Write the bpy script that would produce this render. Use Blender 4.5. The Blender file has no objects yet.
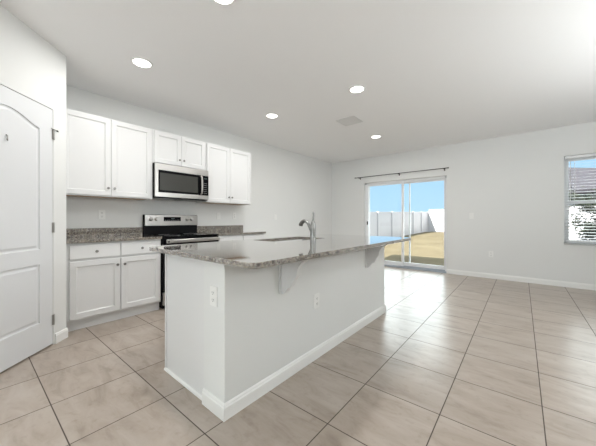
import bpy, bmesh, math, random
from mathutils import Vector, Matrix
random.seed(4)
PI = math.pi
scene = bpy.context.scene
COL = scene.collection

# ------------------------------------------------------------------ camera
THETA = 0.6963
CAM_H = 1.1203
cd = bpy.data.cameras.new('camera')
cam = bpy.data.objects.new('camera', cd); COL.objects.link(cam)
cam.location = (0, 0, CAM_H); cam.rotation_euler = (PI/2, 0, THETA)
cd.sensor_width = 36; cd.lens = 266.84/596*36
cd.shift_x = -0.0011; cd.shift_y = -0.0056; cd.clip_start = 0.02; cd.clip_end = 500
scene.camera = cam

# ------------------------------------------------------------------ world, sun, added fill lamps, exposure
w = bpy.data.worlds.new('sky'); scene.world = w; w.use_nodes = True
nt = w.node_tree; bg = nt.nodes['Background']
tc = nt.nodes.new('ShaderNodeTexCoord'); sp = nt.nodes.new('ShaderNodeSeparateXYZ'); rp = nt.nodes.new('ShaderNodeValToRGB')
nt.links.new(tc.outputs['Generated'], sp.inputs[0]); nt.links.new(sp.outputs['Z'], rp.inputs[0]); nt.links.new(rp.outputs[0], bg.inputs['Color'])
cr_ = rp.color_ramp
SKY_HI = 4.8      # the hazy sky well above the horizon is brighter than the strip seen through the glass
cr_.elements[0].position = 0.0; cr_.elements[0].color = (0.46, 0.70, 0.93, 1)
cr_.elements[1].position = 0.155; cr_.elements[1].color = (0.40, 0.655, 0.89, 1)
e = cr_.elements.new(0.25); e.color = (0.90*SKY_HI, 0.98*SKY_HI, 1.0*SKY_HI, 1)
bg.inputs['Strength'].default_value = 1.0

def lamp(name, kind, loc, rot, energy, color=(1, 1, 1), **kw):
    d = bpy.data.lights.new(name, kind); d.energy = energy; d.color = color
    for k, v in kw.items(): setattr(d, k, v)
    o = bpy.data.objects.new(name, d); COL.objects.link(o); o.location = loc; o.rotation_euler = rot
    return o
sun_dir = Vector((0.30, 0.72, -0.80)).normalized()
sun = lamp('sun', 'SUN', (0, -5, 12), sun_dir.to_track_quat('-Z', 'Y').to_euler(), 34.0, (1.0, 0.95, 0.90), angle=0.009)
# added area lamps inside two unseen windows, tilted up to brighten the ceiling
lamp('rear_added_fill', 'AREA', (-0.4, -2.9, 1.45), (PI/2+1.1, 0, 0), 54, (0.94, 0.985, 1.0), shape='RECTANGLE', size=2.4, size_y=1.1)
lamp('side_added_fill', 'AREA', (2.05, 2.9, 1.80), (0, PI/2+0.95, 0), 54, (0.94, 0.985, 1.0), shape='RECTANGLE', size=0.66, size_y=1.8)
vs = scene.view_settings
vs.view_transform = 'Standard'; vs.look = 'None'; vs.gamma = 1.0; vs.use_curve_mapping = False
vs.exposure = 0.30

# ------------------------------------------------------------------ helpers: materials
def mat(name, color, rough=0.5, metal=0.0, spec=0.5, bump=0.0, bscale=200, emit=None, estr=0, coat=0):
    m = bpy.data.materials.new(name); m.use_nodes = True
    n = m.node_tree.nodes; l = m.node_tree.links; b = n['Principled BSDF']
    b.inputs['Base Color'].default_value = (*color, 1); b.inputs['Roughness'].default_value = rough
    b.inputs['Metallic'].default_value = metal; b.inputs['Specular IOR Level'].default_value = spec
    b.inputs['Coat Weight'].default_value = coat
    if emit: b.inputs['Emission Color'].default_value = (*emit, 1); b.inputs['Emission Strength'].default_value = estr
    t = n.new('ShaderNodeTexCoord'); nz = n.new('ShaderNodeTexNoise'); nz.inputs['Scale'].default_value = bscale
    l.new(t.outputs['Object'], nz.inputs['Vector'])
    if bump:
        bp = n.new('ShaderNodeBump'); bp.inputs['Strength'].default_value = bump; bp.inputs['Distance'].default_value = 0.002
        l.new(nz.outputs['Fac'], bp.inputs['Height']); l.new(bp.outputs[0], b.inputs['Normal'])
    else:
        mr = n.new('ShaderNodeMapRange'); mr.inputs['To Min'].default_value = max(0, rough-0.03); mr.inputs['To Max'].default_value = rough+0.03
        l.new(nz.outputs['Fac'], mr.inputs['Value']); l.new(mr.outputs[0], b.inputs['Roughness'])
    return m
def ramp(n, stops, interp='LINEAR'):
    r = n.new('ShaderNodeValToRGB'); r.color_ramp.interpolation = interp
    els = r.color_ramp.elements
    while len(els) > 1: els.remove(els[-1])
    els[0].position = stops[0][0]; els[0].color = (*stops[0][1], 1)
    for p, c in stops[1:]: q = els.new(p); q.color = (*c, 1)
    return r

M = {}
M['wall'] = mat('wall_paint', (0.765, 0.77, 0.755), 0.7, bump=0.15, bscale=160)
M['ceiling'] = mat('ceiling_paint', (0.92, 0.92, 0.92), 0.85, bump=0.3, bscale=90)
M['trim'] = mat('trim_paint', (0.86, 0.86, 0.84), 0.35)
M['door'] = mat('door_paint', (0.73, 0.74, 0.75), 0.35)
M['cabinet'] = mat('cabinet_paint', (0.74, 0.74, 0.735), 0.38)
M['wood'] = mat('unfinished_plywood', (0.42, 0.27, 0.15), 0.7)
M['nickel'] = mat('brushed_nickel', (0.26, 0.25, 0.24), 0.28, 1.0)
M['hinge'] = mat('satin_nickel_hinge', (0.40, 0.39, 0.37), 0.4, 1.0)
M['chrome'] = mat('faucet_nickel', (0.30, 0.30, 0.29), 0.28, 1.0)
M['steel'] = mat('stainless_steel', (0.50, 0.48, 0.46), 0.3, 1.0)
M['sink'] = mat('sink_steel', (0.30, 0.30, 0.29), 0.35, 1.0)
M['black'] = mat('black_enamel', (0.012, 0.012, 0.013), 0.35, spec=0.04)
M['glassblack'] = mat('black_glass', (0.006, 0.006, 0.007), 0.12, spec=0.08)
M['ovenwindow'] = mat('microwave_window_mesh', (0.055, 0.055, 0.05), 0.2, spec=0.2)
M['display'] = mat('display_glow', (0.02, 0.02, 0.02), 0.2, emit=(0.6, 0.8, 0.8), estr=0.15)
M['greyprint'] = mat('grey_print', (0.35, 0.35, 0.35), 0.4)
M['plastic'] = mat('white_plastic', (0.84, 0.84, 0.82), 0.3)
M['slot'] = mat('dark_slot', (0.05, 0.05, 0.05), 0.6)
M['rod'] = mat('dark_bronze_rod', (0.05, 0.045, 0.04), 0.4, 0.8)
M['lens'] = mat('downlight_lens', (0.9, 0.9, 0.9), 0.4, emit=(1, 0.97, 0.9), estr=6)
M['vinyl'] = mat('white_vinyl_frame', (0.82, 0.83, 0.84), 0.3)
M['aluminium'] = mat('aluminium_track', (0.45, 0.50, 0.56), 0.35, 0.6)
M['vent'] = mat('vent_enamel', (0.72, 0.72, 0.71), 0.4)
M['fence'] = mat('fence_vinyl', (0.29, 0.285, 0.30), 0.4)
M['slat'] = mat('blind_slat', (0.82, 0.83, 0.84), 0.4)
M['marble'] = mat('marble_sill', (0.55, 0.55, 0.54), 0.25)
M['shingle'] = mat('roof_shingle', (0.022, 0.021, 0.025), 0.9, spec=0.05, bump=0.5, bscale=20)
M['stucco'] = mat('stucco', (0.25, 0.25, 0.26), 0.9, bump=0.3, bscale=40)
M['bark'] = mat('bark', (0.03, 0.025, 0.02), 0.9, bump=0.5, bscale=30)
M['leaf'] = mat('leaf', (0.010, 0.013, 0.007), 0.6, spec=0.1)
M['concrete'] = mat('concrete', (0.14, 0.15, 0.16), 0.9, bump=0.3, bscale=30)
M['basin'] = mat('dark_pane', (0.03, 0.04, 0.05), 0.1)

def glass_mat():
    m = bpy.data.materials.new('window_glass'); m.use_nodes = True
    n = m.node_tree.nodes; l = m.node_tree.links; n.remove(n['Principled BSDF'])
    tr = n.new('ShaderNodeBsdfTransparent'); gl = n.new('ShaderNodeBsdfGlossy'); gl.inputs['Roughness'].default_value = 0.02
    fr = n.new('ShaderNodeFresnel'); fr.inputs['IOR'].default_value = 1.3
    mx = n.new('ShaderNodeMixShader'); l.new(fr.outputs[0], mx.inputs[0]); l.new(tr.outputs[0], mx.inputs[1]); l.new(gl.outputs[0], mx.inputs[2])
    l.new(mx.outputs[0], n['Material Output'].inputs['Surface']); tr.inputs['Color'].default_value = (0.97, 0.985, 0.98, 1)
    return m
M['glass'] = glass_mat()

def granite_mat():
    m = bpy.data.materials.new('granite'); m.use_nodes = True
    n = m.node_tree.nodes; l = m.node_tree.links; b = n['Principled BSDF']
    t = n.new('ShaderNodeTexCoord')
    v1 = n.new('ShaderNodeTexVoronoi'); v1.inputs['Scale'].default_value = 75
    v2 = n.new('ShaderNodeTexVoronoi'); v2.inputs['Scale'].default_value = 160
    nz = n.new('ShaderNodeTexNoise'); nz.inputs['Scale'].default_value = 14; nz.inputs['Detail'].default_value = 4
    for q in (v1, v2, nz): l.new(t.outputs['Object'], q.inputs['Vector'])
    s1 = n.new('ShaderNodeSeparateColor'); l.new(v1.outputs['Color'], s1.inputs[0])
    s2 = n.new('ShaderNodeSeparateColor'); l.new(v2.outputs['Color'], s2.inputs[0])
    r1 = ramp(n, [(0, (0.025, 0.022, 0.02)), (0.16, (0.16, 0.14, 0.12)), (0.34, (0.34, 0.31, 0.27)), (0.62, (0.46, 0.41, 0.34)), (0.82, (0.58, 0.56, 0.52))], 'CONSTANT')
    r2 = ramp(n, [(0, (0.04, 0.035, 0.03)), (0.15, (0.22, 0.20, 0.18)), (0.4, (0.50, 0.45, 0.38)), (0.7, (0.60, 0.58, 0.55))], 'CONSTANT')
    l.new(s1.outputs[0], r1.inputs[0]); l.new(s2.outputs[0], r2.inputs[0])
    mx = n.new('ShaderNodeMix'); mx.data_type = 'RGBA'; mx.inputs[0].default_value = 0.45
    l.new(r1.outputs[0], mx.inputs[6]); l.new(r2.outputs[0], mx.inputs[7])
    cl = ramp(n, [(0.3, (0.58, 0.56, 0.54)), (0.7, (0.72, 0.70, 0.68))]); l.new(nz.outputs['Fac'], cl.inputs[0])
    mu = n.new('ShaderNodeMix'); mu.data_type = 'RGBA'; mu.blend_type = 'MULTIPLY'; mu.inputs[0].default_value = 1
    l.new(mx.outputs[2], mu.inputs[6]); l.new(cl.outputs[0], mu.inputs[7]); l.new(mu.outputs[2], b.inputs['Base Color'])
    b.inputs['Roughness'].default_value = 0.06; b.inputs['IOR'].default_value = 1.6; b.inputs['Coat Weight'].default_value = 1.0; b.inputs['Coat Roughness'].default_value = 0.03; b.inputs['Coat IOR'].default_value = 1.6
    return m
M['granite'] = granite_mat()

def tile_mat():
    m = bpy.data.materials.new('ceramic_floor_tile'); m.use_nodes = True
    n = m.node_tree.nodes; l = m.node_tree.links; b = n['Principled BSDF']
    t = n.new('ShaderNodeTexCoord'); s = n.new('ShaderNodeSeparateXYZ'); l.new(t.outputs['Object'], s.inputs[0])
    def mth(op, a, bb=None):
        q = n.new('ShaderNodeMath'); q.operation = op
        for i, v in enumerate((a, bb)):
            if v is None: continue
            if isinstance(v, (int, float)): q.inputs[i].default_value = v
            else: l.new(v, q.inputs[i])
        return q.outputs[0]
    x = mth('DIVIDE', mth('ADD', s.outputs['X'], 0.8175), 0.4556)
    y = mth('DIVIDE', mth('SUBTRACT', mth('SUBTRACT', s.outputs['Y'], mth('MULTIPLY', mth('ADD', s.outputs['X'], 0.82), 0.022)), 1.226), 0.4595)
    fx, fy = mth('FLOOR', x), mth('FLOOR', y)
    dx = mth('ABSOLUTE', mth('SUBTRACT', mth('FRACT', mth('ADD', x, 0.5)), 0.5))
    dy = mth('ABSOLUTE', mth('SUBTRACT', mth('FRACT', mth('ADD', y, 0.5)), 0.5))
    d = mth('MINIMUM', dx, dy)
    mr = n.new('ShaderNodeMapRange'); mr.inputs['From Min'].default_value = 0.0045; mr.inputs['From Max'].default_value = 0.0075
    l.new(d, mr.inputs['Value'])          # 0 in the joint, 1 on the tile
    cb = n.new('ShaderNodeCombineXYZ'); l.new(fx, cb.inputs[0]); l.new(fy, cb.inputs[1])
    wn = n.new('ShaderNodeTexWhiteNoise'); wn.noise_dimensions = '2D'; l.new(cb.outputs[0], wn.inputs['Vector'])
    # streaked cloudy body, shifted per tile
    mp = n.new('ShaderNodeMapping'); mp.inputs['Scale'].default_value = (3.2, 9.5, 1)
    ad = n.new('ShaderNodeVectorMath'); ad.operation = 'ADD'; l.new(t.outputs['Object'], ad.inputs[0])
    sc = n.new('ShaderNodeVectorMath'); sc.operation = 'SCALE'; sc.inputs['Scale'].default_value = 9; l.new(wn.outputs['Color'], sc.inputs[0])
    l.new(sc.outputs[0], ad.inputs[1]); l.new(ad.outputs[0], mp.inputs['Vector'])
    nz = n.new('ShaderNodeTexNoise'); nz.inputs['Scale'].default_value = 1.0; nz.inputs['Detail'].default_value = 6; nz.inputs['Roughness'].default_value = 0.6; nz.inputs['Distortion'].default_value = 0.6
    l.new(mp.outputs[0], nz.inputs['Vector'])
    rr = ramp(n, [(0.28, (0.26, 0.205, 0.158)), (0.44, (0.35, 0.285, 0.23)), (0.6, (0.395, 0.335, 0.282)), (0.75, (0.43, 0.375, 0.325))]); l.new(nz.outputs['Fac'], rr.inputs[0])
    n2 = n.new('ShaderNodeTexNoise'); n2.inputs['Scale'].default_value = 22; n2.inputs['Detail'].default_value = 3; l.new(ad.outputs[0], n2.inputs['Vector'])
    r2 = ramp(n, [(0.25, (0.78, 0.74, 0.70)), (0.42, (1, 1, 1))]); l.new(n2.outputs['Fac'], r2.inputs[0])
    mu = n.new('ShaderNodeMix'); mu.data_type = 'RGBA'; mu.blend_type = 'MULTIPLY'; mu.inputs[0].default_value = 0.6
    l.new(rr.outputs[0], mu.inputs[6]); l.new(r2.outputs[0], mu.inputs[7])
    hv = n.new('ShaderNodeHueSaturation'); l.new(mu.outputs[2], hv.inputs['Color']); hv.inputs['Saturation'].default_value = 0.93
    vv = mth('ADD', mth('MULTIPLY', wn.outputs['Value'], 0.10), 1.06); l.new(vv, hv.inputs['Value'])
    gm = n.new('ShaderNodeMix'); gm.data_type = 'RGBA'; gm.inputs[6].default_value = (0.065, 0.046, 0.034, 1)
    l.new(mr.outputs[0], gm.inputs[0]); l.new(hv.outputs[0], gm.inputs[7]); l.new(gm.outputs[2], b.inputs['Base Color'])
    rg = mth('SUBTRACT', 0.85, mth('MULTIPLY', mr.outputs[0], 0.57)); l.new(rg, b.inputs['Roughness'])
    bp = n.new('ShaderNodeBump'); bp.inputs['Strength'].default_value = 0.35; bp.inputs['Distance'].default_value = 0.002
    hh = mth('ADD', mr.outputs[0], mth('MULTIPLY', nz.outputs['Fac'], 0.35)); l.new(hh, bp.inputs['Height']); l.new(bp.outputs[0], b.inputs['Normal']); b.inputs['Specular IOR Level'].default_value = 0.85
    return m
M['tile'] = tile_mat()

def grass_mat():
    m = bpy.data.materials.new('dry_lawn'); m.use_nodes = True
    n = m.node_tree.nodes; l = m.node_tree.links; b = n['Principled BSDF']; b.inputs['Roughness'].default_value = 1
    b.inputs['Specular IOR Level'].default_value = 0.1
    t = n.new('ShaderNodeTexCoord'); nz = n.new('ShaderNodeTexNoise'); nz.inputs['Scale'].default_value = 0.9; nz.inputs['Detail'].default_value = 9; nz.inputs['Roughness'].default_value = 0.7
    l.new(t.outputs['Object'], nz.inputs['Vector'])
    r = ramp(n, [(0.3, (0.038, 0.030, 0.017)), (0.5, (0.050, 0.041, 0.024)), (0.7, (0.060, 0.050, 0.030))]); l.new(nz.outputs['Fac'], r.inputs[0]); l.new(r.outputs[0], b.inputs['Base Color'])
    return m
M['grass'] = grass_mat()

# ------------------------------------------------------------------ helpers: meshes
def box(bm, x0, x1, y0, y1, z0, z1, bev=0.0):
    r = bmesh.ops.create_cube(bm, size=1)
    vs_ = r['verts']
    cx, cy, cz = (x0+x1)/2, (y0+y1)/2, (z0+z1)/2
    for v in vs_: v.co = Vector((cx+v.co.x*abs(x1-x0), cy+v.co.y*abs(y1-y0), cz+v.co.z*abs(z1-z0)))
    if bev:
        es = list({e for v in vs_ for e in v.link_edges})
        bmesh.ops.bevel(bm, geom=es, offset=bev, segments=2, profile=0.5, affect='EDGES')
    return vs_
def lathe(bm, c, axis, prof, seg=20):
    """prof: list of (distance along axis, radius)"""
    a = Vector(axis).normalized(); u = a.orthogonal().normalized(); v = a.cross(u); c = Vector(c)
    rings = []
    for t, r in prof:
        if r < 1e-6: rings.append([bm.verts.new(c+a*t)])
        else: rings.append([bm.verts.new(c+a*t+(u*math.cos(2*PI*k/seg)+v*math.sin(2*PI*k/seg))*r) for k in range(seg)])
    for A, B in zip(rings, rings[1:]):
        for k in range(seg):
            k2 = (k+1) % seg
            if len(A) == 1 and len(B) == 1: continue
            if len(A) == 1: bm.faces.new((A[0], B[k], B[k2]))
            elif len(B) == 1: bm.faces.new((A[k], B[0], A[k2]))
            else: bm.faces.new((A[k], B[k], B[k2], A[k2]))
    for R in (rings[0], rings[-1]):
        if len(R) > 1: bm.faces.new(R)
def tube(bm, pts, radii, seg=12):
    pts = [Vector(p) for p in pts]
    if isinstance(radii, (int, float)): radii = [radii]*len(pts)
    rings = []; u = None
    for i, p in enumerate(pts):
        d = (pts[min(i+1, len(pts)-1)]-pts[max(i-1, 0)]).normalized()
        u = d.orthogonal().normalized() if u is None else (u-d*u.dot(d)).normalized()
        v = d.cross(u)
        rings.append([bm.verts.new(p+(u*math.cos(2*PI*k/seg)+v*math.sin(2*PI*k/seg))*radii[i]) for k in range(seg)])
    for A, B in zip(rings, rings[1:]):
        for k in range(seg): bm.faces.new((A[k], A[(k+1) % seg], B[(k+1) % seg], B[k]))
    bm.faces.new(rings[0][::-1]); bm.faces.new(rings[-1])
def prism(bm, poly, off):
    """extrude a closed 3D polygon by vector off"""
    off = Vector(off)
    A = [bm.verts.new(Vector(p)) for p in poly]; B = [bm.verts.new(Vector(p)+off) for p in poly]
    n = len(poly)
    for k in range(n): bm.faces.new((A[k], A[(k+1) % n], B[(k+1) % n], B[k]))
    bm.faces.new(A[::-1]); bm.faces.new(B)
def BM(): return bmesh.new()
def obj(name, bm, m, parent=None, smooth=False, root=None, kind=None):
    """one mesh object; bm is in world metres, root = the (unrotated) Empty the thing stands on"""
    bmesh.ops.recalc_face_normals(bm, faces=bm.faces[:])
    if root is not None: bmesh.ops.translate(bm, verts=bm.verts[:], vec=-root.location)
    me = bpy.data.meshes.new(name); bm.to_mesh(me); bm.free()
    me.materials.append(m if not isinstance(m, str) else M[m])
    if smooth:
        for p in me.polygons: p.use_smooth = True
        try: me.set_sharp_from_angle(angle=math.radians(40))
        except Exception: pass
    o = bpy.data.objects.new(name, me); COL.objects.link(o)
    if parent is not None: o.parent = parent
    if kind: o['kind'] = kind
    return o
def tag(o, label, cat, group=None):
    o['label'] = label; o['category'] = cat
    if group: o['group'] = group
    return o
def thing(name, label, cat, loc=(0, 0, 0), rotz=0, group=None):
    o = bpy.data.objects.new(name, None); COL.objects.link(o); o.location = loc; o.rotation_euler = (0, 0, rotz)
    o.empty_display_size = 0.1
    return tag(o, label, cat, group)
def bxo(name, dims, m, parent=None, root=None, bev=0.0, kind=None):
    bm = BM()
    for d in (dims if isinstance(dims[0], (tuple, list)) else [dims]): box(bm, *d, bev=bev)
    return obj(name, bm, m, parent, root=root, kind=kind)
def dup(root, loc, rotz=None, label=None):
    def cp(o, par):
        c = o.copy(); COL.objects.link(c)
        if par: c.parent = par
        for ch in o.children: cp(ch, c)
        return c
    r = cp(root, None); r.location = loc
    if rotz is not None: r.rotation_euler = (0, 0, rotz)
    if label: r['label'] = label
    return r

# ------------------------------------------------------------------ room shell
KX, BY, H = -4.036, 6.258, 2.678        # kitchen wall, back wall, ceiling
RX, FY = 2.2, -3.2                      # right wall, wall behind the camera
CX, CY = -3.327, 0.530                  # pantry corner
def struct(name, dims, m, bev=0.0): return bxo(name, dims, m, kind='structure', bev=bev)
struct('floor', (KX-0.2, RX+0.2, FY-0.2, BY+0.10, -0.12, 0), 'tile')
struct('ceiling', (KX-0.2, RX+0.2, FY-0.2, BY+0.2, H, H+0.2), 'ceiling')
struct('roof_slab', (KX-0.8, RX+0.8, FY-0.8, BY+0.75, H+0.2, H+0.35), 'stucco')
struct('wall_left', (KX-0.2, KX, FY-0.2, BY+0.2, 0, H), 'wall')
SL0, SL1, SLT = -3.065, -1.205, 2.045   # slider opening
WX0, WX1, WZ0, WZ1 = 0.541, 1.47, 0.706, 2.183
struct('wall_back', [(KX, SL0, BY, BY+0.2, 0, H), (SL0, SL1, BY, BY+0.2, SLT, H), (SL1, WX0, BY, BY+0.2, 0, H),
       (WX0, WX1, BY, BY+0.2, 0, WZ0), (WX0, WX1, BY, BY+0.2, WZ1, H), (WX1, RX+0.2, BY, BY+0.2, 0, H)], 'wall')
struct('wall_right', [(RX, RX+0.2, FY, 2.2, 0, H), (RX, RX+0.2, 4.0, BY, 0, H), (RX, RX+0.2, 2.2, 4.0, 0, WZ0), (RX, RX+0.2, 2.2, 4.0, WZ1, H)], 'wall')
struct('wall_front', [(KX-0.2, -1.6, FY-0.2, FY, 0, H), (0.8, RX+0.2, FY-0.2, FY, 0, H), (-1.6, 0.8, FY-0.2, FY, 0, WZ0), (-1.6, 0.8, FY-0.2, FY, WZ1, H)], 'wall')
# pantry: return wall, diagonal wall with the door opening, side wall
struct('wall_pantry_return', (KX, CX-0.02, CY-0.10, CY, 0, H), 'wall')
DIAG = bpy.data.objects.new('wall_pantry', None)
DS0, DS1, DT = 0.148, 0.952, 2.107      # door opening along the diagonal
def diag_obj(name, dims, m, parent=None, bev=0, kind='structure'):
    """local frame: +x along the diagonal wall, +y into the room, z up; origin at the pantry corner"""
    bm = BM()
    for d in dims: box(bm, *d, bev=bev)
    o = obj(name, bm, m, parent)
    if parent is None:
        o.location = (CX, CY, 0); o.rotation_euler = (0, 0, -PI/4)
        o['kind'] = kind
    return o
LW = 1.28
diag_obj('wall_pantry', [(0.0, DS0, -0.10, 0, 0, H), (DS1, LW, -0.10, 0, 0, H), (DS0, DS1, -0.10, 0, DT, H)], 'wall')
ex, ey = CX+LW*0.70711, CY-LW*0.70711
struct('wall_pantry_side', (ex-0.10, ex, FY, ey-0.001, 0, H), 'wall')
def bb_profile(t=0.013, h=0.092):
    return [(0, 0), (t, 0), (t, h-0.022), (t-0.004, h-0.016), (t-0.005, h-0.008), (t-0.009, h-0.002), (0, h)]
def baseboard(name, p0, p1, nrm, parent=None, root=None, ext0=0, ext1=0):
    p0, p1, nrm = Vector((*p0, 0)), Vector((*p1, 0)), Vector((*nrm, 0)).normalized()
    d = (p1-p0).normalized(); p0 = p0-d*ext0; p1 = p1+d*ext1
    bm = BM(); prism(bm, [p0+nrm*a+Vector((0, 0, b)) for a, b in bb_profile()], p1-p0)
    return obj(name, bm, 'trim', parent, root=root, kind=None if parent else 'structure')
baseboard('baseboard_back', (SL1+0.0, BY), (RX, BY), (0, -1))
baseboard('baseboard_back', (KX+0.013, BY), (SL0, BY), (0, -1))
baseboard('baseboard_left', (KX, 3.20), (KX, BY), (1, 0))
baseboard('baseboard_right', (RX, FY), (RX, BY-0.013), (-1, 0))
q = 0.70711
baseboard('baseboard_pantry', (CX-0.004, CY+0.004), (CX+DS0*q-0.01, CY-DS0*q+0.01), (1, 1))
baseboard('baseboard_pantry', (CX+(DS1+.005)*q, CY-(DS1+.005)*q), (ex, ey), (1, 1))
baseboard('baseboard_pantry_side', (ex, FY), (ex, ey), (1, 0))
baseboard('baseboard_front', (ex+.013, FY), (RX-.013, FY), (0, 1))

# ------------------------------------------------------------------ pantry door (two raised panels, arched top)
DW = DS1-DS0-0.008
d1 = bpy.data.objects.new('door_1', None); COL.objects.link(d1)
d1.location = (CX, CY, 0); d1.rotation_euler = (0, 0, -PI/4); d1['kind'] = 'structure'
diag_obj('door_jamb', [(DS0-0.0005, DS0+0.0015, -0.10, -0.002, 0, DT), (DS1-0.0015, DS1+0.0005, -0.10, -0.002, 0, DT), (DS0, DS1, -0.10, -0.002, DT-0.0015, DT+0.0005)], 'trim', d1)
def arch_outline(x0, x1, z0, zs, rise, n=20):
    pts = [(x0, z0), (x1, z0), (x1, zs)]
    for k in range(1, n):
        t = k/n; x = x1+(x0-x1)*t
        s = math.sin(PI*t)**1.5
        pts.append((x, zs+rise*s))
    pts.append((x0, zs)); return pts
def panel_door(name, x0, x1, z0, z1, yf, th, outlines, steps, m, parent):
    """slab whose front face (local +y at yf) has moulded panels; outlines = closed loops, steps = [(inset, depth)...]"""
    bm = BM()
    yb = yf-th
    # front face with holes made by triangulated fill between outer rectangle and the loops
    outer = [bm.verts.new((x, yf, z)) for x, z in ((x0, z0), (x1, z0), (x1, z1), (x0, z1))]
    edges = [bm.edges.new((outer[k], outer[(k+1) % 4])) for k in range(4)]
    loops = []
    for ol in outlines:
        L = [bm.verts.new((x, yf, z)) for x, z in ol]
        edges += [bm.edges.new((L[k], L[(k+1) % len(L)])) for k in range(len(L))]
        loops.append((ol, L))
    bmesh.ops.triangle_fill(bm, edges=edges, use_beauty=True, use_dissolve=False, normal=(0, 1, 0))
    # remove faces inside loops
    def inside(p, ol):
        c = False; j = len(ol)-1
        for i in range(len(ol)):
            if (ol[i][1] > p[1]) != (ol[j][1] > p[1]) and p[0] < (ol[j][0]-ol[i][0])*(p[1]-ol[i][1])/(ol[j][1]-ol[i][1])+ol[i][0]: c = not c
            j = i
        return c
    kill = [f for f in bm.faces if any(inside((f.calc_center_median().x, f.calc_center_median().z), ol) for ol, _ in loops)]
    bmesh.ops.delete(bm, geom=kill, context='FACES_ONLY')
    for ol, L in loops:
        cx = sum(p[0] for p in ol)/len(ol)
        zc = (min(p[1] for p in ol)+max(p[1] for p in ol))/2
        hw = (max(p[0] for p in ol)-min(p[0] for p in ol))/2; hh = (max(p[1] for p in ol)-min(p[1] for p in ol))/2
        xm = (max(p[0] for p in ol)+min(p[0] for p in ol))/2
        prev = L
        for ins, dep in steps:
            R = [bm.verts.new((xm+(x-xm)*(hw-ins)/hw, yf+dep, zc+(z-zc)*(hh-ins)/hh)) for x, z in ol]
            for k in range(len(R)): bm.faces.new((prev[k], prev[(k+1) % len(R)], R[(k+1) % len(R)], R[k]))
            prev = R
        bm.faces.new(prev)
    back = [bm.verts.new((x, yb, z)) for x, z in ((x0, z0), (x1, z0), (x1, z1), (x0, z1))]
    for k in range(4): bm.faces.new((outer[k], outer[(k+1) % 4], back[(k+1) % 4], back[k]))
    bm.faces.new(back)
    return obj(name, bm, m, parent)
sx0, sx1 = DS0+0.004, DS1-0.004
px0, px1 = sx0+0.130, sx1-0.130
panel_door('door_slab', sx0, sx1, 0.012, DT-0.006, -0.003, 0.035,
           [arch_outline(px0, px1, 0.868, 1.895, 0.075), [(px0, 0.243), (px1, 0.243), (px1, 0.742), (px0, 0.742)]],
           [(0.004, -0.009), (0.016, -0.010), (0.030, -0.0045), (0.034, -0.0025)], 'door', d1)
for z in (1.885, 1.05, 0.225):
    bm = BM()
    lathe(bm, (DS0+0.002, 0.004, z-0.045), (0, 0, 1), [(0, 0.0), (0, .0075), (.09, .0075), (.09, 0)], 10)
    for k in (0, 1, 2, 3): lathe(bm, (DS0+0.002, 0.004, z-0.045+0.0225*k), (0, 0, 1), [(0, .0078), (.0015, .0078)], 10)
    box(bm, DS0+0.002, DS0+0.014, -0.0025, 0.000, z-0.045, z+0.045)
    box(bm, DS0-0.013, DS0+0.002, -0.0005, 0.0015, z-0.045, z+0.045)
    h_ = obj('hinge', bm, 'hinge', d1)
bm = BM()                                # spring door stop on the top hinge pin
tube(bm, [(DS0-0.035, 0.010, 1.925), (DS0+0.04, 0.012, 1.928)], 0.0035, 8)
lathe(bm, (DS0-0.038, 0.010, 1.925), (1, 0, 0), [(0, 0), (0, .008), (.008, .008), (.008, 0)], 10)
obj('hinge_stop', bm, 'hinge', d1)
bm = BM()                                # small hook in the middle of the door
tube(bm, [(0.566, -0.004, 1.75), (0.566, 0.004, 1.745), (0.566, 0.006, 1.715), (0.572, 0.012, 1.708), (0.583, 0.016, 1.716)], 0.004, 8)
obj('hook', bm, 'hinge', d1)

# ------------------------------------------------------------------ sliding glass door
s1 = bpy.data.objects.new('door_2', None); COL.objects.link(s1); s1.location = (0, 0, 0); s1['kind'] = 'structure'
fy0, fy1 = BY+0.06, BY+0.17
bxo('door_frame', [(SL0, SL0+0.04, fy0, fy1, 0, SLT), (SL1-0.04, SL1, fy0, fy1, 0, SLT), (SL0, SL1, fy0, fy1, SLT-0.045, SLT)], 'vinyl', s1, bev=0.002)
bxo('door_track', [(SL0, SL1, BY+0.0, fy1+0.02, 0.0, 0.03), (SL0+0.04, SL1-0.04, fy0+0.02, fy0+0.026, 0.03, 0.05), (SL0+0.04, SL1-0.04, fy0+0.075, fy0+0.081, 0.03, 0.05)], 'aluminium', s1)
MID = -2.135
def sash(x0, x1, y, name, st=0.042, tp=0.045, bt=0.09):
    bm = BM(); z0, z1 = 0.035, SLT-0.04
    box(bm, x0, x0+st, y, y+0.035, z0, z1, bev=0.002); box(bm, x1-st, x1, y, y+0.035, z0, z1, bev=0.002)
    box(bm, x0+st, x1-st, y, y+0.035, z1-tp, z1, bev=0.002); box(bm, x0+st, x1-st, y, y+0.035, z0, z0+bt, bev=0.002)
    o = obj(name, bm, 'vinyl', s1)
    if name != 'screen_frame': bxo('glass_pane', (x0+st-.005, x1-st+.005, y+0.014, y+0.020, z0+bt-.005, z1-tp+.005), 'glass', o)
    return o
sa = sash(SL0+0.03, MID+0.020, fy0+0.01, 'sliding_panel')
sash(MID-0.020, SL1-0.03, fy0+0.047, 'fixed_panel', st=0.038)
sash(SL0+0.045, -1.985, fy0+0.086, 'screen_frame', st=0.028, tp=0.03, bt=0.05)
bm = BM(); box(bm, SL0+0.05, SL0+0.075, fy0-0.018, fy0+0.008, 0.99, 1.08, bev=0.004)
obj('handle', bm, 'rod', sa)

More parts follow.
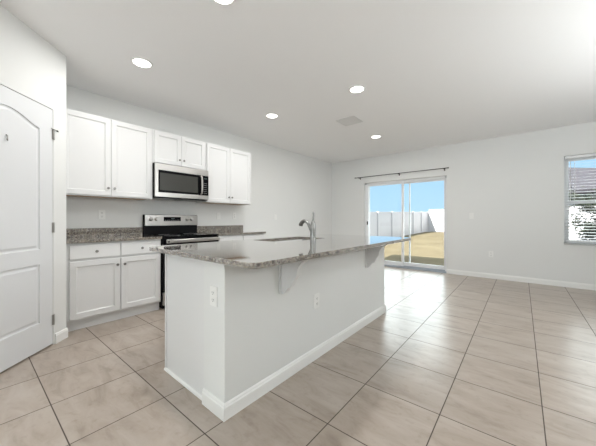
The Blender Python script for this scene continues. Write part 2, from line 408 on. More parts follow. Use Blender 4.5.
# ------------------------------------------------------------------ back window with blind
w1 = bpy.data.objects.new('window_1', None); COL.objects.link(w1); w1['kind'] = 'structure'
wy = BY+0.10
bxo('window_frame', [(WX0, WX0+0.035, wy, wy+0.09, WZ0, WZ1), (WX1-0.035, WX1, wy, wy+0.09, WZ0, WZ1), (WX0, WX1, wy, wy+0.09, WZ1-0.035, WZ1), (WX0, WX1, wy, wy+0.09, WZ0, WZ0+0.04)], 'vinyl', w1, bev=0.002)
zm = 1.40
for nm, z0, z1, y in (('lower_sash', WZ0+0.04, zm+0.035, wy+0.01), ('upper_sash', zm-0.01, WZ1-0.035, wy+0.05)):
    o = bxo(nm, [(WX0+.03, WX0+.07, y, y+.03, z0, z1), (WX1-.07, WX1-.03, y, y+.03, z0, z1), (WX0+.07, WX1-.07, y, y+.03, z0, z0+.04), (WX0+.07, WX1-.07, y, y+.03, z1-.04, z1)], 'vinyl', w1, bev=0.002)
    bxo('glass_pane', (WX0+.065, WX1-.065, y+.012, y+.017, z0+.035, z1-.035), 'glass', o)
bxo('window_sill', (WX0, WX1, BY-0.015, wy, WZ0, WZ0+0.022), 'marble', w1, bev=0.003)
bl = thing('window_blind', 'white two-inch slat blind hanging open in the window at the right edge', 'blind', ((WX0+WX1)/2, BY+0.045, WZ1))
def blbox(name, dims, m='slat', bev=0.0): return bxo(name, dims, m, bl, root=bl, bev=bev)
blbox('headrail', (WX0+.012, WX1-.012, BY+.018, BY+.072, WZ1-.05, WZ1-.004), bev=.004)
bm = BM(); z = WZ1-0.085
while z > WZ0+0.10:
    vs_ = box(bm, WX0+.015, WX1-.015, BY+.022, BY+.070, z-.0015, z+.0015)
    for v in vs_: v.co.z += (v.co.y-(BY+.046))*0.14
    z -= 0.0475
obj('slats', bm, 'slat', bl, root=bl)
blbox('bottom_rail', (WX0+.015, WX1-.015, BY+.022, BY+.070, WZ0+.050, WZ0+.072), bev=.004)
bm = BM()
for x in (WX0+.13, (WX0+WX1)/2, WX1-.13):
    for yy in (BY+.023, BY+.069): tube(bm, [(x, yy, WZ1-.05), (x, yy, WZ0+.06)], 0.0014, 6)
obj('ladder_cords', bm, 'slat', bl, root=bl)
bm = BM(); tube(bm, [(WX0+.075, BY+.012, WZ1-.05), (WX0+.075, BY+.010, WZ1-.75)], 0.004, 8)
obj('tilt_wand', bm, 'plastic', bl, root=bl)
# side window, unseen, added to go with the side fill lamp
w2 = bpy.data.objects.new('added_side_window', None); COL.objects.link(w2); w2['kind'] = 'structure'
bxo('window_frame', [(RX+.08, RX+.16, 2.2, 2.24, WZ0, WZ1), (RX+.08, RX+.16, 3.96, 4.0, WZ0, WZ1), (RX+.08, RX+.16, 2.2, 4.0, WZ0, WZ0+.04), (RX+.08, RX+.16, 2.2, 4.0, WZ1-.04, WZ1)], 'vinyl', w2)
bxo('glass_pane', (RX+.115, RX+.120, 2.22, 3.98, WZ0+.02, WZ1-.02), 'glass', w2)
bxo('sky_block_shade', (RX+.05, RX+.054, 2.205, 3.995, WZ0+.005, WZ1-.005), 'slat', w2)  # closed shade added to keep bright sky off the island side
w3 = bpy.data.objects.new('added_rear_window', None); COL.objects.link(w3); w3['kind'] = 'structure'  # rear window, unseen, added behind the camera as a light opening
bxo('window_frame', [(-1.6, -1.56, FY-.16, FY-.08, WZ0, WZ1), (.76, .8, FY-.16, FY-.08, WZ0, WZ1), (-.42, -.38, FY-.16, FY-.08, WZ0, WZ1), (-1.6, .8, FY-.16, FY-.08, WZ0, WZ0+.04), (-1.6, .8, FY-.16, FY-.08, WZ1-.04, WZ1)], 'vinyl', w3)
bxo('glass_pane', (-1.58, .78, FY-.12, FY-.115, WZ0+.02, WZ1-.02), 'glass', w3)

# ------------------------------------------------------------------ outside
def lawn_z(y): return -0.22 if y < 9 else -0.22+min(1, (y-9)/9.0)*0.36
bm = BM(); nx, ny = 30, 40; rows = []
for j in range(ny+1):
    y = BY+0.22+j*1.0
    rows.append([bm.verts.new((-30+i*2.0, y, lawn_z(y)+0.02*math.sin(i*1.3+j*.7))) for i in range(nx+1)])
for j in range(ny):
    for i in range(nx): bm.faces.new((rows[j][i], rows[j][i+1], rows[j+1][i+1], rows[j+1][i]))
obj('lawn', bm, 'grass', smooth=True, kind='structure')
struct('patio_slab', (-3.6, -0.7, BY+0.2, BY+1.15, -0.26, -0.06), 'concrete', bev=0.01)
def ray(px, d):      # ground position seen at image column px, depth d
    s = (px-298.67)/266.84*d
    return Vector((-d*math.sin(THETA)+s*math.cos(THETA), d*math.cos(THETA)+s*math.sin(THETA), 0))
def fence(label, A, B, zA, zB, h, npan):
    t = thing('vinyl_fence', label, 'fence', (A.x, A.y, zA), group='white vinyl yard fences')
    d = (B-A).normalized(); nrm = Vector((-d.y, d.x, 0))
    def quad(bm, a, b, z0a, z0b, z1a, z1b, th):
        P = [a+Vector((0, 0, z0a)), b+Vector((0, 0, z0b)), b+Vector((0, 0, z1b)), a+Vector((0, 0, z1a))]
        prism(bm, [p-nrm*th/2 for p in P], nrm*th)
    L = (B-A).length
    for k in range(npan):
        a = A+d*(L*k/npan); b = A+d*(L*(k+1)/npan)
        za = zA+(zB-zA)*k/npan; zb = zA+(zB-zA)*(k+1)/npan
        bm = BM()
        nb = 12
        for i in range(nb):
            u0, u1 = i/nb, (i+1)/nb-0.004
            quad(bm, a.lerp(b, u0), a.lerp(b, u1), za+(zb-za)*u0+.04, za+(zb-za)*u1+.04, za+(zb-za)*u0+h-.06, za+(zb-za)*u1+h-.06, 0.025)
        quad(bm, a, b, za+h-.09, zb+h-.09, za+h, zb+h, 0.05)
        quad(bm, a, b, za+.03, zb+.03, za+.15, zb+.15, 0.05)
        obj('fence_panel', bm, 'fence', t, root=t)
    for k in range(npan+1):
        a = A+d*(L*k/npan); za = zA+(zB-zA)*k/npan
        bm = BM(); box(bm, a.x-.065, a.x+.065, a.y-.065, a.y+.065, za-.1, za+h-.005)
        c = [bm.verts.new((a.x+sx*.075, a.y+sy*.075, za+h-.005)) for sx, sy in ((-1, -1), (1, -1), (1, 1), (-1, 1))]
        top = bm.verts.new((a.x, a.y, za+h+.018)); bm.faces.new(c[::-1])
        for i in range(4): bm.faces.new((c[i], c[(i+1) % 4], top))
        obj('fence_post', bm, 'fence', t, root=t)
    return t
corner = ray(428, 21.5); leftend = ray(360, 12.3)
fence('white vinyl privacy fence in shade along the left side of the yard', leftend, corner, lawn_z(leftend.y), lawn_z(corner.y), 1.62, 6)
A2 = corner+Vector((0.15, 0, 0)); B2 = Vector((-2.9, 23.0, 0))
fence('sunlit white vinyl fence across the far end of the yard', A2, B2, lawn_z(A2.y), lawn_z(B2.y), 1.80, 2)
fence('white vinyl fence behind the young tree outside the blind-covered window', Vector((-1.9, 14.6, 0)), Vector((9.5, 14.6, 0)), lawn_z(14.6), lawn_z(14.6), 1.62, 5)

# neighbour's house and the young tree seen through the blind
hs = thing('neighbour_house', 'pale house with a grey hipped shingle roof beyond the right-hand window', 'house', (2.8, 21, 0))
bxo('house_wall', (-1.9, 7.6, 16.9, 25.6, -0.3, 2.28), 'stucco', hs, root=hs)
bm = BM()
ev = [bm.verts.new(p) for p in ((-2.4, 16.4, 2.25), (8.1, 16.4, 2.25), (8.1, 26.1, 2.25), (-2.4, 26.1, 2.25))]
e2 = [bm.verts.new(v.co+Vector((0, 0, .16))) for v in ev]
r1, r2 = bm.verts.new((1.0, 21.2, 4.05)), bm.verts.new((2.0, 21.2, 4.05))
bm.faces.new(ev[::-1])
for k in range(4): bm.faces.new((ev[k], ev[(k+1) % 4], e2[(k+1) % 4], e2[k]))
bm.faces.new((e2[0], e2[1], r2, r1)); bm.faces.new((e2[1], e2[2], r2)); bm.faces.new((e2[2], e2[3], r1, r2)); bm.faces.new((e2[3], e2[0], r1))
obj('roof', bm, 'shingle', hs, root=hs)
for x in (-0.6, 4.6):
    f = bxo('window_trim', [(x, x+1.2, 16.86, 16.899, .75, .82), (x, x+1.2, 16.86, 16.899, 2.03, 2.1), (x, x+.07, 16.86, 16.899, .82, 2.03), (x+1.13, x+1.2, 16.86, 16.899, .82, 2.03)], 'vinyl', hs, root=hs)
    bxo('window_pane', (x+.07, x+1.13, 16.875, 16.898, .82, 2.03), 'basin', f, root=hs)
def leafy(name, label, x, y, z0, hgt, rad, n, seed):
    rnd = random.Random(seed)
    t = thing(name, label, 'tree', (x, y, z0))
    bm = BM(); tips = []
    tube(bm, [(x, y, z0-.05), (x+.03, y, z0+hgt*.35), (x-.02, y+.02, z0+hgt*.7), (x, y, z0+hgt*.95)], [.045, .035, .02, .008], 8)
    for k in range(16):
        a = rnd.uniform(0, 2*PI); zb = z0+hgt*rnd.uniform(.4, .85); r = rad*rnd.uniform(.5, 1)
        p = Vector((x, y, zb)); qq = p+Vector((math.cos(a)*r, math.sin(a)*r, hgt*rnd.uniform(.05, .22)))
        tube(bm, [p, p.lerp(qq, .5)+Vector((0, 0, .03)), qq], [.014, .01, .005], 6); tips.append((p, qq))
    obj('trunk', bm, 'bark', t, root=t)
    bm = BM()
    for k in range(n):
        p, qq = rnd.choice(tips); c = p.lerp(qq, rnd.uniform(.35, 1.1))+Vector([rnd.gauss(0, .09) for _ in range(3)])
        u = Vector([rnd.gauss(0, 1) for _ in range(3)]).normalized(); v = u.orthogonal().normalized()
        s = rnd.uniform(.035, .06)
        m1 = c+u*s; bm.faces.new([bm.verts.new(c-u*s), bm.verts.new(c+v*s*.4+u.cross(v)*s*.12), bm.verts.new(m1), bm.verts.new(c-v*s*.4+u.cross(v)*s*.12)])
    obj('foliage', bm, 'leaf', t, root=t)
leafy('garden_tree', 'dark leafy young tree just outside the right-hand window', 1.45, 9.4, -0.22, 1.85, .70, 2200, 3)

# ------------------------------------------------------------------ kitchen cabinets
UX, BX = -3.711, -3.41                   # front faces of upper / base doors
def shaker(name, y0, y1, z0, z1, xf, parent, root, st=0.057, m='cabinet', flat=False):
    """five piece door / drawer front facing +x, front face at xf, 19 mm thick"""
    bm = BM(); xb = xf-0.019
    def ring(i, x): return [bm.verts.new((x, a, b)) for a, b in ((y0+i, z0+i), (y1-i, z0+i), (y1-i, z1-i), (y0+i, z1-i))]
    if flat: seq = [(0, xb), (0, xf-.003), (.003, xf)]
    else: seq = [(0, xb), (0, xf-.0025), (.0025, xf), (st-.004, xf), (st, xf-.004), (st+.004, xf-.0105), (st+.012, xf-.0115)]
    R = [ring(*s) for s in seq]
    for A, B in zip(R, R[1:]):
        for k in range(4): bm.faces.new((A[k], A[(k+1) % 4], B[(k+1) % 4], B[k]))
    bm.faces.new(R[0][::-1]); bm.faces.new(R[-1])
    return obj(name, bm, m, parent, root=root)
def knob(x, y, z, parent, root):
    bm = BM(); lathe(bm, (x, y, z), (1, 0, 0), [(0, 0), (0, .006), (.004, .005), (.014, .005), (.018, .012), (.023, .0145), (.027, .012), (.029, 0)], 16)
    return obj('knob', bm, 'nickel', parent, smooth=True, root=root)
def upper(label, y0, y1, z0, z1, ys, fil=0.02, knz=None):
    r = thing('upper_cabinet', label, 'cabinet', (KX, (y0+y1)/2, z0), group='upper cabinets on the kitchen wall')
    xb = UX-0.019
    bxo('cabinet_body', [(KX+.002, xb-.02, y0+.001, y1-.001, z0+.012, z1-.001),
        (xb-.02, xb-.0005, y0+.001, y0+.04, z0, z1), (xb-.02, xb-.0005, y1-.04, y1-.001, z0, z1),
        (xb-.02, xb-.0005, y0+.04, y1-.04, z1-.04, z1), (xb-.02, xb-.0005, y0+.04, y1-.04, z0, z0+.03), (xb-.02, xb-.0005, (y0+y1)/2-.02, (y0+y1)/2+.02, z0+.03, z1-.04),
        (KX+.002, xb-.02, y0+.001, y0+.016, z0, z0+.012), (KX+.002, xb-.02, y1-.016, y1-.001, z0, z0+.012)], 'cabinet', r, root=r)
    bxo('underside_panel', (KX+.003, xb-.021, y0+.017, y1-.017, z0+.006, z0+.0115), 'wood', r, root=r)
    a, m_, b = ys
    for k, (p, q_) in enumerate(((a, m_-.0015), (m_+.0015, b))):
        dr = shaker('cabinet_door', p, q_, z0+.012, z1-.012, UX, r, r)
        ky = q_-.030 if k == 0 else p+.030
        knob(UX, ky, (z0+.10) if knz is None else knz, dr, r)
    return r
U0, U1, U2, U3 = 0.535, 1.462, 2.234, 3.125
upper('tall white upper cabinet left of the microwave, beside the pantry wall', U0, U1, 1.3876, 2.313, (U0+.014, .996, U1-.018))
upper('short white upper cabinet directly above the microwave', U1, U2, 1.868, 2.313, (U1+.016, 1.842, U2-.022), knz=1.958)
upper('tall white upper cabinet right of the microwave at the end of the run', U2, U3, 1.3876, 2.313, (U2+.014, 2.666, U3-.020))

def base_cab(label, y0, y1, splits, ends=(0.02, 0.02)):
    r = thing('base_cabinet', label, 'cabinet', (KX, (y0+y1)/2, 0), group='base cabinets along the kitchen wall')
    xb = BX-.019
    bxo('cabinet_body', (KX+.002, xb-.0005, y0+.001, y1-.001, 0.105, .8835), 'cabinet', r, root=r)
    bxo('toe_kick', (KX+.002, xb-.045, y0+.001, y1-.001, 0, .105), 'cabinet', r, root=r)
    ys = [y0+ends[0]]+list(splits)+[y1-ends[1]]
    n = len(ys)-1
    for k in range(n):
        p, q_ = ys[k]+(.004 if k else 0), ys[k+1]-(.004 if k < n-1 else 0)
        dw = shaker('drawer', p, q_, .722, .862, BX, r, r, flat=True)
        knob(BX, (p+q_)/2, .792, dw, r)
        dr = shaker('cabinet_door', p, q_, .125, .700, BX, r, r)
        left = (k % 2 == 0)
        knob(BX, q_-.030 if left else p+.030, .628, dr, r)
    return r
base_cab('white base cabinet with two drawers and two doors left of the range', 0.54, 1.440, (1.005,), (.028, .012))
base_cab('white base cabinet right of the range, mostly hidden behind the island', 2.240, 3.16, (2.70,), (.02, .02))
def counter(label, y0, y1):
    r = thing('countertop', label, 'countertop', (KX, (y0+y1)/2, .884), group='wall counters beside the range')
    bxo('granite_slab', (KX+.001, -3.392, y0, y1, .8842, .914), 'granite', r, root=r, bev=.003)
    bxo('backsplash', (KX+.001, KX+.021, y0, y1, .9142, 1.017), 'granite', r, root=r, bev=.002)
    return r
counter('speckled granite countertop with backsplash left of the range', 0.535, 1.442)
counter('short granite countertop with backsplash right of the range', 2.238, 3.177)

# ------------------------------------------------------------------ range
R0, R1 = 1.4465, 2.2345
rg = thing('electric_range', 'stainless and black freestanding electric range between the base cabinets', 'stove', (-3.7, (R0+R1)/2, 0))
def rb(name, dims, m, parent=None, bev=0.0): return bxo(name, dims, m, parent or rg, root=rg, bev=bev)
rb('range_body', [(KX+.03, -3.415, R0+.002, R1-.002, .03, .895), (KX+.06, -3.46, R0+.03, R1-.03, 0, .03)], 'black')
ck = rb('cooktop', (KX+.03, -3.385, R0, R1, .8955, .912), 'glassblack', bev=.004)
for cx_, cy_, rr_ in ((-3.56, R0+.2, .10), (-3.56, R1-.2, .085), (-3.82, R0+.2, .075), (-3.82, R1-.2, .10)):
    bm = BM(); lathe(bm, (cx_, cy_, .912), (0, 0, 1), [(0, rr_), (.0006, rr_), (.0006, rr_-.004), (0, rr_-.004)], 32)
    obj('burner_ring', bm, 'greyprint', ck, root=rg)
rb('backguard', (KX+.012, -3.985, R0, R1, .9125, 1.192), 'black', bev=.003)
cp = rb('control_panel', (-3.9848, -3.962, R0+.010, R1-.004, 1.035, 1.186), 'steel', bev=.003)
for y in (1.530, 1.604, 2.052, 2.126):
    bm = BM(); lathe(bm, (-3.962, y, 1.127), (1, 0, 0), [(0, 0), (0, .026), (.006, .026), (.009, .021), (.024, .019), (.026, .016), (.026, 0)], 20)
    kb = obj('control_knob', bm, 'steel', cp, smooth=True, root=rg)
rb('display_panel', (-3.9619, -3.9595, 1.705, 1.955, 1.098, 1.160), 'glassblack', cp)
rb('display_digits', [(-3.9594, -3.9588, 1.815+.016*k, 1.825+.016*k, 1.128, 1.146) for k in range(3)], 'display', cp)
rb('button_marks', [(-3.9594, -3.9588, 1.72+.028*k, 1.735+.028*k, 1.108, 1.114) for k in range(8)], 'greyprint', cp)
od = rb('oven_door', (-3.414, -3.378, R0+.006, R1-.006, .225, .885), 'glassblack', bev=.004)
rb('storage_drawer', (-3.414, -3.380, R0+.006, R1-.006, .06, .215), 'steel', bev=.004)
bm = BM(); box(bm, -3.340, -3.322, R0+.02, R1-.02, .828, .874, bev=.007)
for y in (R0+.035, R1-.06): box(bm, -3.377, -3.339, y, y+.024, .838, .864, bev=.003)
obj('oven_handle', bm, 'steel', od, root=rg)
rb('handle_end_cap', [(-3.3218, -3.3205, R0+.038, R0+.052, .838, .864)], 'black', od)

# ------------------------------------------------------------------ over-the-range microwave
mw = thing('microwave', 'stainless steel over-the-range microwave with black glass door', 'microwave', (-3.85, (U1+U2)/2, 1.415))
def mb(name, dims, m, parent=None, bev=0.0): return bxo(name, dims, m, parent or mw, root=mw, bev=bev)
mz0, mz1, mxf = 1.412, 1.8665, -3.652
mb('microwave_body', (KX+.002, mxf-.03, U1+.001, U2-.001, mz0, mz1), 'black')
fr = mb('door_frame', [(mxf-.0295, mxf, U1+.001, U2-.001, 1.778, mz1-.004), (mxf-.0295, mxf, U1+.001, U2-.001, mz0+.012, 1.482),
     (mxf-.0295, mxf, U1+.001, U1+.042, 1.482, 1.778)], 'steel', bev=.002)
mb('door_glass', (mxf-.0295, mxf-.002, U1+.043, 2.092, 1.483, 1.777), 'glassblack')
mb('door_window', (mxf-.0019, mxf-.0008, U1+.062, 2.058, 1.512, 1.742), 'ovenwindow')
cpn = mb('control_panel', (mxf-.0295, mxf-.002, 2.094, U2-.001, 1.483, 1.777), 'glassblack')
mb('display', [(mxf-.0019, mxf-.001, 2.165+.013*k, 2.173+.013*k, 1.728, 1.742) for k in range(4)], 'display', cpn)
for i in range(3):
    for j in range(6): mb('keypad_button', (mxf-.0019, mxf-.001, 2.155+.022*i, 2.165+.022*i, 1.51+.03*j, 1.516+.03*j), 'greyprint', cpn)
bm = BM()
pts = [(mxf-.002, 2.108, 1.498), (mxf+.022, 2.108, 1.506), (mxf+.034, 2.108, 1.56), (mxf+.038, 2.108, 1.63), (mxf+.034, 2.108, 1.70), (mxf+.022, 2.108, 1.755), (mxf-.002, 2.108, 1.763)]
tube(bm, pts, .0125, 12); obj('door_handle', bm, 'steel', mw, smooth=True, root=mw)
mb('vent_grille', [(mxf-.36+.03*k, mxf-.345+.03*k, U1+.06, U1+.34, mz0-.004, mz0-.0002) for k in range(10)] + [(mxf-.36+.03*k, mxf-.345+.03*k, U2-.34, U2-.06, mz0-.004, mz0-.0002) for k in range(10)], 'greyprint')

# ------------------------------------------------------------------ kitchen island
IX0, IXK, IX1, IY0, IY1 = -2.044, -1.494, -1.277, 0.880, 3.150
isl = thing('kitchen_island', 'white painted kitchen island base with drywall knee wall and baseboard', 'island', ((IX0+IX1)/2, (IY0+IY1)/2, 0))
def ib(name, dims, m, parent=None, bev=0.0): return bxo(name, dims, m, parent or isl, root=isl, bev=bev)
SK = (-2.090, -1.680, 1.765, 2.485)      # sink cut-out in the top
ib('knee_wall', (IXK, IX1, IY0, IY1, 0, .8835), 'wall', bev=.004)
ib('end_panel', [(IX0, IXK-.0005, IY0+.014, IY0+.032, 0, .8835), (IX0, IX0+.02, IY0+.008, IY0+.0138, 0.02, .8835)], 'cabinet')
ib('end_panel', (IX0, IXK-.0005, IY1-.032, IY1-.014, 0, .8835), 'cabinet')
ib('cabinet_box', [(IX0+.06, IX0+.075, IY0+.033, IY1-.033, 0, .105), (IX0+.002, IX0+.02, IY0+.033, IY1-.033, .105, .8835), (IXK-.02, IXK-.001, IY0+.033, IY1-.033, 0, .8835),
   (IX0+.02, IXK-.02, IY0+.033, IY1-.033, .09, .105)], 'cabinet')
def shaker_w(name, y0, y1, z0, z1, flat=False):     # fronts that face the range (-x)
    o = shaker(name, -y1, -y0, z0, z1, -(IX0-.019-.0005), None, None, flat=flat)
    for v in o.data.vertices: v.co = Vector((-v.co.x, -v.co.y, v.co.z))-isl.location
    o.data.update(); o.parent = isl; return o
def knob_w(y, z, par):
    bm = BM(); lathe(bm, (IX0-.0195, y, z), (-1, 0, 0), [(0, 0), (0, .006), (.014, .005), (.018, .012), (.023, .0145), (.029, 0)], 16)
    obj('knob', bm, 'nickel', par, smooth=True, root=isl)
ycuts = [IY0+.03, 1.32, 1.71, 2.12, 2.53]
for a, b in zip(ycuts, ycuts[1:]):
    o = shaker_w('cabinet_door', a+.004, b-.004, .125, .700); knob_w(b-.035, .628, o)
    o = shaker_w('drawer', a+.004, b-.004, .722, .862, flat=True); knob_w((a+b)/2, .792, o)
dwf = ib('dishwasher_panel', (IX0-.022, IX0-.001, 2.54, 3.11, .105, .862), 'steel', bev=.003)
# baseboard round the knee wall and shoe moulding along the end panel
bm = BM()
pr = bb_profile()
def mitre_run(bm, pts_, nrms):
    rings = []
    for p, nn in zip(pts_, nrms): rings.append([bm.verts.new((p[0]+nn[0]*a, p[1]+nn[1]*a, b)) for a, b in pr])
    for A, B in zip(rings, rings[1:]):
        for k in range(len(pr)): bm.faces.new((A[k], A[(k+1) % len(pr)], B[(k+1) % len(pr)], B[k]))
    bm.faces.new(rings[0][::-1]); bm.faces.new(rings[-1])
mitre_run(bm, [(IXK+.002, IY0), (IX1, IY0), (IX1, IY1), (IXK+.002, IY1)], [(0, -1), (1, -1), (1, 1), (0, 1)])
obj('baseboard', bm, 'trim', isl, root=isl)
bm = BM(); prism(bm, [(IX0-.004, IY0+.014, 0), (IX0-.004, IY0+.002, 0), (IX0-.004, IY0+.004, .012), (IX0-.004, IY0+.014, .018)], (IXK-IX0+.004, 0, 0))
obj('shoe_moulding', bm, 'trim', isl, root=isl)
ib('top_trim', [(IXK+.001, IX1+.012, IY0-.011, IY0-.0005, .855, .8835), (IX1+.0005, IX1+.012, IY0-.0005, IY0+.1, .872, .8835)], 'wall')

# island granite with sink cut-out and rounded corners
it = thing('island_countertop', 'long speckled granite island countertop with polished reflective top', 'countertop', (-1.6, 2.0, .884))
def rrect(x0, x1, y0, y1, r, n=6):
    pts_ = []
    for cx_, cy_, a0 in ((x1-r, y0+r, -PI/2), (x1-r, y1-r, 0), (x0+r, y1-r, PI/2), (x0+r, y0+r, PI)):
        for k in range(n+1): a = a0+PI/2*k/n; pts_.append((cx_+r*math.cos(a), cy_+r*math.sin(a)))
    return pts_
def slab(bm, outer, hole, z0, z1, bev=.003):
    def ringv(pl, z): return [bm.verts.new((x, y, z)) for x, y in pl]
    def inset(pl, i):
        cx_ = sum(p[0] for p in pl)/len(pl); cy_ = sum(p[1] for p in pl)/len(pl)
        hx = max(abs(p[0]-cx_) for p in pl); hy = max(abs(p[1]-cy_) for p in pl)
        return [(cx_+(p[0]-cx_)*(hx-i)/hx, cy_+(p[1]-cy_)*(hy-i)/hy) for p in pl]
    O = [ringv(inset(outer, bev), z0), ringv(outer, z0+bev), ringv(outer, z1-bev), ringv(inset(outer, bev), z1)]
    I = [ringv(hole, z0), ringv(hole, z1)]
    for R in (O, I):
        for A, B in zip(R, R[1:]):
            for k in range(len(A)): bm.faces.new((A[k], A[(k+1) % len(A)], B[(k+1) % len(A)], B[k]))
    for A, B in ((O[0], I[0]), (O[-1], I[-1])):
        es = []
        for R in (A, B):
            for k in range(len(R)):
                e_ = bm.edges.get((R[k], R[(k+1) % len(R)])) or bm.edges.new((R[k], R[(k+1) % len(R)])); es.append(e_)
        bmesh.ops.triangle_fill(bm, edges=es, use_beauty=True, use_dissolve=False, normal=(0, 0, 1))
bm = BM()
slab(bm, rrect(-2.206, -0.969, 0.823, 3.214, .055), rrect(SK[0], SK[1], SK[2], SK[3], .03), .8842, .914)
obj('granite_slab', bm, 'granite', it, root=it)

sk = thing('kitchen_sink', 'stainless undermount double sink set into the island countertop', 'sink', (-1.88, 2.12, .70))
bm = BM()
x0, x1, y0, y1 = SK[0]-.004, SK[1]+.004, SK[2]-.004, SK[3]+.004; zt, zb = .8838, .70; ym = (y0+y1)/2
T = .002
box(bm, x0-T, x0, y0-T, y1+T, zb, zt); box(bm, x1, x1+T, y0-T, y1+T, zb, zt); box(bm, x0, x1, y0-T, y0, zb, zt); box(bm, x0, x1, y1, y1+T, zb, zt); box(bm, x0-T, x1+T, y0-T, y1+T, zb-T, zb)
obj('basin', bm, 'sink', sk, root=sk)
bxo('divider', (x0+.001, x1-.001, ym-.012, ym+.012, zb+.001, zt-.02), 'sink', sk, root=sk, bev=.006)
for y in ((y0+ym)/2, (y1+ym)/2):
    bm = BM(); lathe(bm, ((x0+x1)/2, y, zb+.0005), (0, 0, 1), [(0, 0), (0, .045), (.003, .043), (.003, .03), (.001, .028), (.001, 0)], 20)
    obj('drain', bm, 'steel', sk, root=sk)

fc = thing('kitchen_faucet', 'tall brushed nickel pull-out faucet with lever on top behind the sink', 'faucet', (-1.587, 2.12, .9142))
fx, fyy = -1.587, 2.12
bm = BM(); lathe(bm, (fx, fyy, .9142), (0, 0, 1), [(0, 0), (0, .030), (.006, .030), (.010, .028), (.05, .0275), (.115, .027), (.120, .0285), (.126, .027), (.165, .024), (.185, .018), (.193, .011), (.193, 0)], 24)
obj('faucet_body', bm, 'chrome', fc, smooth=True, root=fc)
bm = BM(); tube(bm, [(fx, fyy, 1.100), (fx+.004, fyy, 1.13), (fx+.006, fyy, 1.165), (fx+.004, fyy, 1.188), (fx+.001, fyy, 1.196)], [.012, .009, .0075, .009, .004], 12)
obj('lever', bm, 'chrome', fc, smooth=True, root=fc)
bm = BM(); tube(bm, [(fx-.012, fyy, 1.000), (fx-.035, fyy, 1.035), (fx-.055, fyy, 1.075), (fx-.078, fyy, 1.100), (fx-.105, fyy, 1.108)], [.017, .016, .015, .015, .015], 14)
so = obj('spout', bm, 'chrome', fc, smooth=True, root=fc)
bm = BM(); tube(bm, [(fx-.105, fyy, 1.108), (fx-.125, fyy, 1.103), (fx-.145, fyy, 1.088), (fx-.156, fyy, 1.066), (fx-.158, fyy, 1.058)], [.017, .019, .021, .023, .020], 14)
obj('spray_head', bm, 'nickel', so, smooth=True, root=fc)

# corbels
def corbel(label, y):
    r = thing('corbel', label, 'bracket', (IX1, y, .60), group='corbels under the island overhang')
    prof = [(0, .8835), (.205, .8835), (.205, .868), (.196, .855), (.170, .835), (.148, .808), (.138, .778), (.134, .752), (.116, .728), (.100, .706), (.094, .688), (.082, .672), (.060, .662), (.047, .648), (.036, .630), (.012, .612), (0, .610)]
    bm = BM(); prism(bm, [(IX1+.0135+a*1.0, y-.019, z) for a, z in prof], (0, .038, 0))
    obj('scroll_board', bm, 'cabinet', r, root=r)
    bxo('back_plate', (IX1+.0005, IX1+.013, y-.032, y+.032, .612, .8835), 'cabinet', r, root=r, bev=.003)
    return r
corbel('white scrolled corbel under the near end of the island countertop', 1.347)
corbel('white scrolled corbel under the far end of the island countertop', 2.655)

# ------------------------------------------------------------------ outlets and switches (local: plate in the xz plane, faces -y)
def plate(name, label, loc, rotz, kind, cat='outlet'):
    t = thing(name, label, cat, loc, rotz, 'wall switches' if kind == 'switch' else 'wall outlets')
    w_, h_ = .036, .058
    bm = BM(); box(bm, -w_, w_, -.006, 0, -h_, h_, bev=.002); obj('wall_plate', bm, 'plastic', t)
    if kind == 'outlet':
        for z in (-.021, .021):
            bm = BM(); box(bm, -.0165, .0165, -.0085, -.0062, z-.014, z+.014, bev=.001); rc = obj('receptacle', bm, 'plastic', t)
            bm = BM(); box(bm, -.0085, -.0055, -.0089, -.0086, z-.003, z+.007); box(bm, .0055, .0085, -.0089, -.0086, z-.003, z+.007); box(bm, -.0025, .0025, -.0089, -.0086, z-.011, z-.006)
            obj('socket_slots', bm, 'slot', rc)
    elif kind == 'switch':
        bm = BM(); box(bm, -.0165, .0165, -.0075, -.0062, -.033, .033, bev=.001); rk = obj('rocker_frame', bm, 'plastic', t)
        bm = BM(); prism(bm, [(-.0135, -.0076, -.029), (-.0135, -.0076, .029), (-.0135, -.0125, .029), (-.0135, -.0085, -.002)], (.027, 0, 0)); obj('rocker', bm, 'plastic', rk)
    return t
E_ = -PI/2; W_ = PI/2       # rotz so that local -y faces: +PI/2 -> +x
plate('wall_outlet', 'white wall outlet above the left counter backsplash', (KX, .983, 1.184), PI/2, 'outlet')
plate('wall_switch', 'white wall switch just right of the range, nearer of two plates', (KX, 2.659, 1.182), PI/2, 'switch', 'switch')
plate('wall_outlet', 'white wall outlet under the end of the right upper cabinets', (KX, 2.991, 1.190), PI/2, 'outlet')
plate('wall_switch', 'white switch plate alone on the kitchen wall right of the cabinets', (KX, 4.056, 1.175), PI/2, 'switch', 'switch')
plate('wall_outlet', 'white outlet on the near end of the island', (-1.380, IY0-.0002, .674), 0, 'outlet')
plate('wall_outlet', 'white outlet on the long side of the island below the countertop', (IX1+.0002, 1.750, .463), PI/2, 'outlet')
plate('wall_switch', 'switch plate on the back wall right of the sliding door', (-.763, BY, 1.195), 0, 'switch', 'switch')
plate('wall_outlet', 'low outlet on the back wall above the baseboard', (-.450, BY, .463), 0, 'outlet')

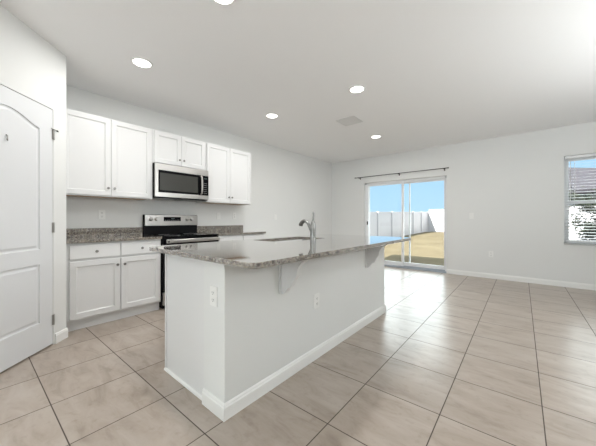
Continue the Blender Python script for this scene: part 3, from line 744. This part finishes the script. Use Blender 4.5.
# ------------------------------------------------------------------ curtain rod
cr = thing('curtain_rod', 'thin dark curtain rod on brackets above the sliding glass door', 'curtain rod', (-2.2, BY, 2.19))
ry, rz = BY-.075, 2.187
bm = BM(); tube(bm, [(-3.27, ry, rz), (-1.17, ry, rz)], .008, 10)
for x, s in ((-3.27, -1), (-1.17, 1)): lathe(bm, (x, ry, rz), (s, 0, 0), [(0, 0), (0, .012), (.012, .013), (.02, .009), (.022, 0)], 12)
obj('rod', bm, 'rod', cr, root=cr)
for x in (-3.17, -2.18, -1.24):
    bm = BM(); box(bm, x-.011, x+.011, BY-.004, BY-.0005, rz-.045, rz+.02); box(bm, x-.004, x+.004, ry-.006, BY-.004, rz-.02, rz-.011); box(bm, x-.008, x+.008, ry-.012, ry+.012, rz-.016, rz-.0085)
    obj('bracket', bm, 'rod', cr, root=cr)

# ------------------------------------------------------------------ ceiling lights and vent
def downlight(label, x, y):
    t = thing('recessed_downlight', label, 'light', (x, y, H), group='recessed ceiling lights')
    bm = BM()
    lathe(bm, (0, 0, 0), (0, 0, -1), [(0, .098), (.003, .098), (.010, .090), (.010, .078), (.003, .074), (0, .074)], 32)
    obj('trim_ring', bm, 'trim', t, smooth=True)
    bm = BM(); lathe(bm, (0, 0, 0), (0, 0, -1), [(.001, 0), (.001, .0735), (.0065, .0735), (.0065, 0)], 32)
    obj('lens', bm, 'lens', t)
    d = bpy.data.lights.new('downlight_lamp', 'AREA'); d.shape = 'DISK'; d.size = .13; d.energy = DL; d.spread = 3.1; d.color = (1, .995, .98)
    o = bpy.data.objects.new('downlight_lamp', d); COL.objects.link(o); o.parent = t; o.location = (0, 0, -.009)
    return t
DL = 9.5
LG = [('lit recessed ceiling light above the aisle in front of the left upper cabinets', -2.887, 1.033), ('lit recessed ceiling light above the aisle beyond the microwave', -2.865, 2.805),
      ('lit recessed ceiling light above the island beside the air vent', -1.507, 2.886), ('small far lit ceiling light nearest the sliding door', -2.094, 4.763),
      ('lit ceiling light cut by the top edge of the photo', -1.585, 1.075)]
for a in LG: downlight(*a)
vt = thing('ceiling_vent', 'square grey air supply vent in the ceiling beyond the island', 'air vent', (-2.085, 3.745, H))
vw = .155
bm = BM()
for d in ((-vw, vw, -vw, -vw+.022), (-vw, vw, vw-.022, vw), (-vw, -vw+.022, -vw+.022, vw-.022), (vw-.022, vw, -vw+.022, vw-.022)): box(bm, d[0], d[1], d[2], d[3], -.008, -.0005)
obj('vent_frame', bm, 'vent', vt)
bm = BM(); box(bm, -vw+.02, vw-.02, -vw+.02, vw-.02, -.0015, -.0005); obj('vent_duct', bm, 'greyprint', vt)
bm = BM()
for k in range(11):
    y = -vw+.03+k*(2*vw-.06)/10
    v_ = box(bm, -vw+.022, vw-.022, y-.011, y+.011, -.0035, -.0025)
    for v in v_: v.co.z += (v.co.y-y)*-.25-.001
obj('louvres', bm, 'vent', vt)
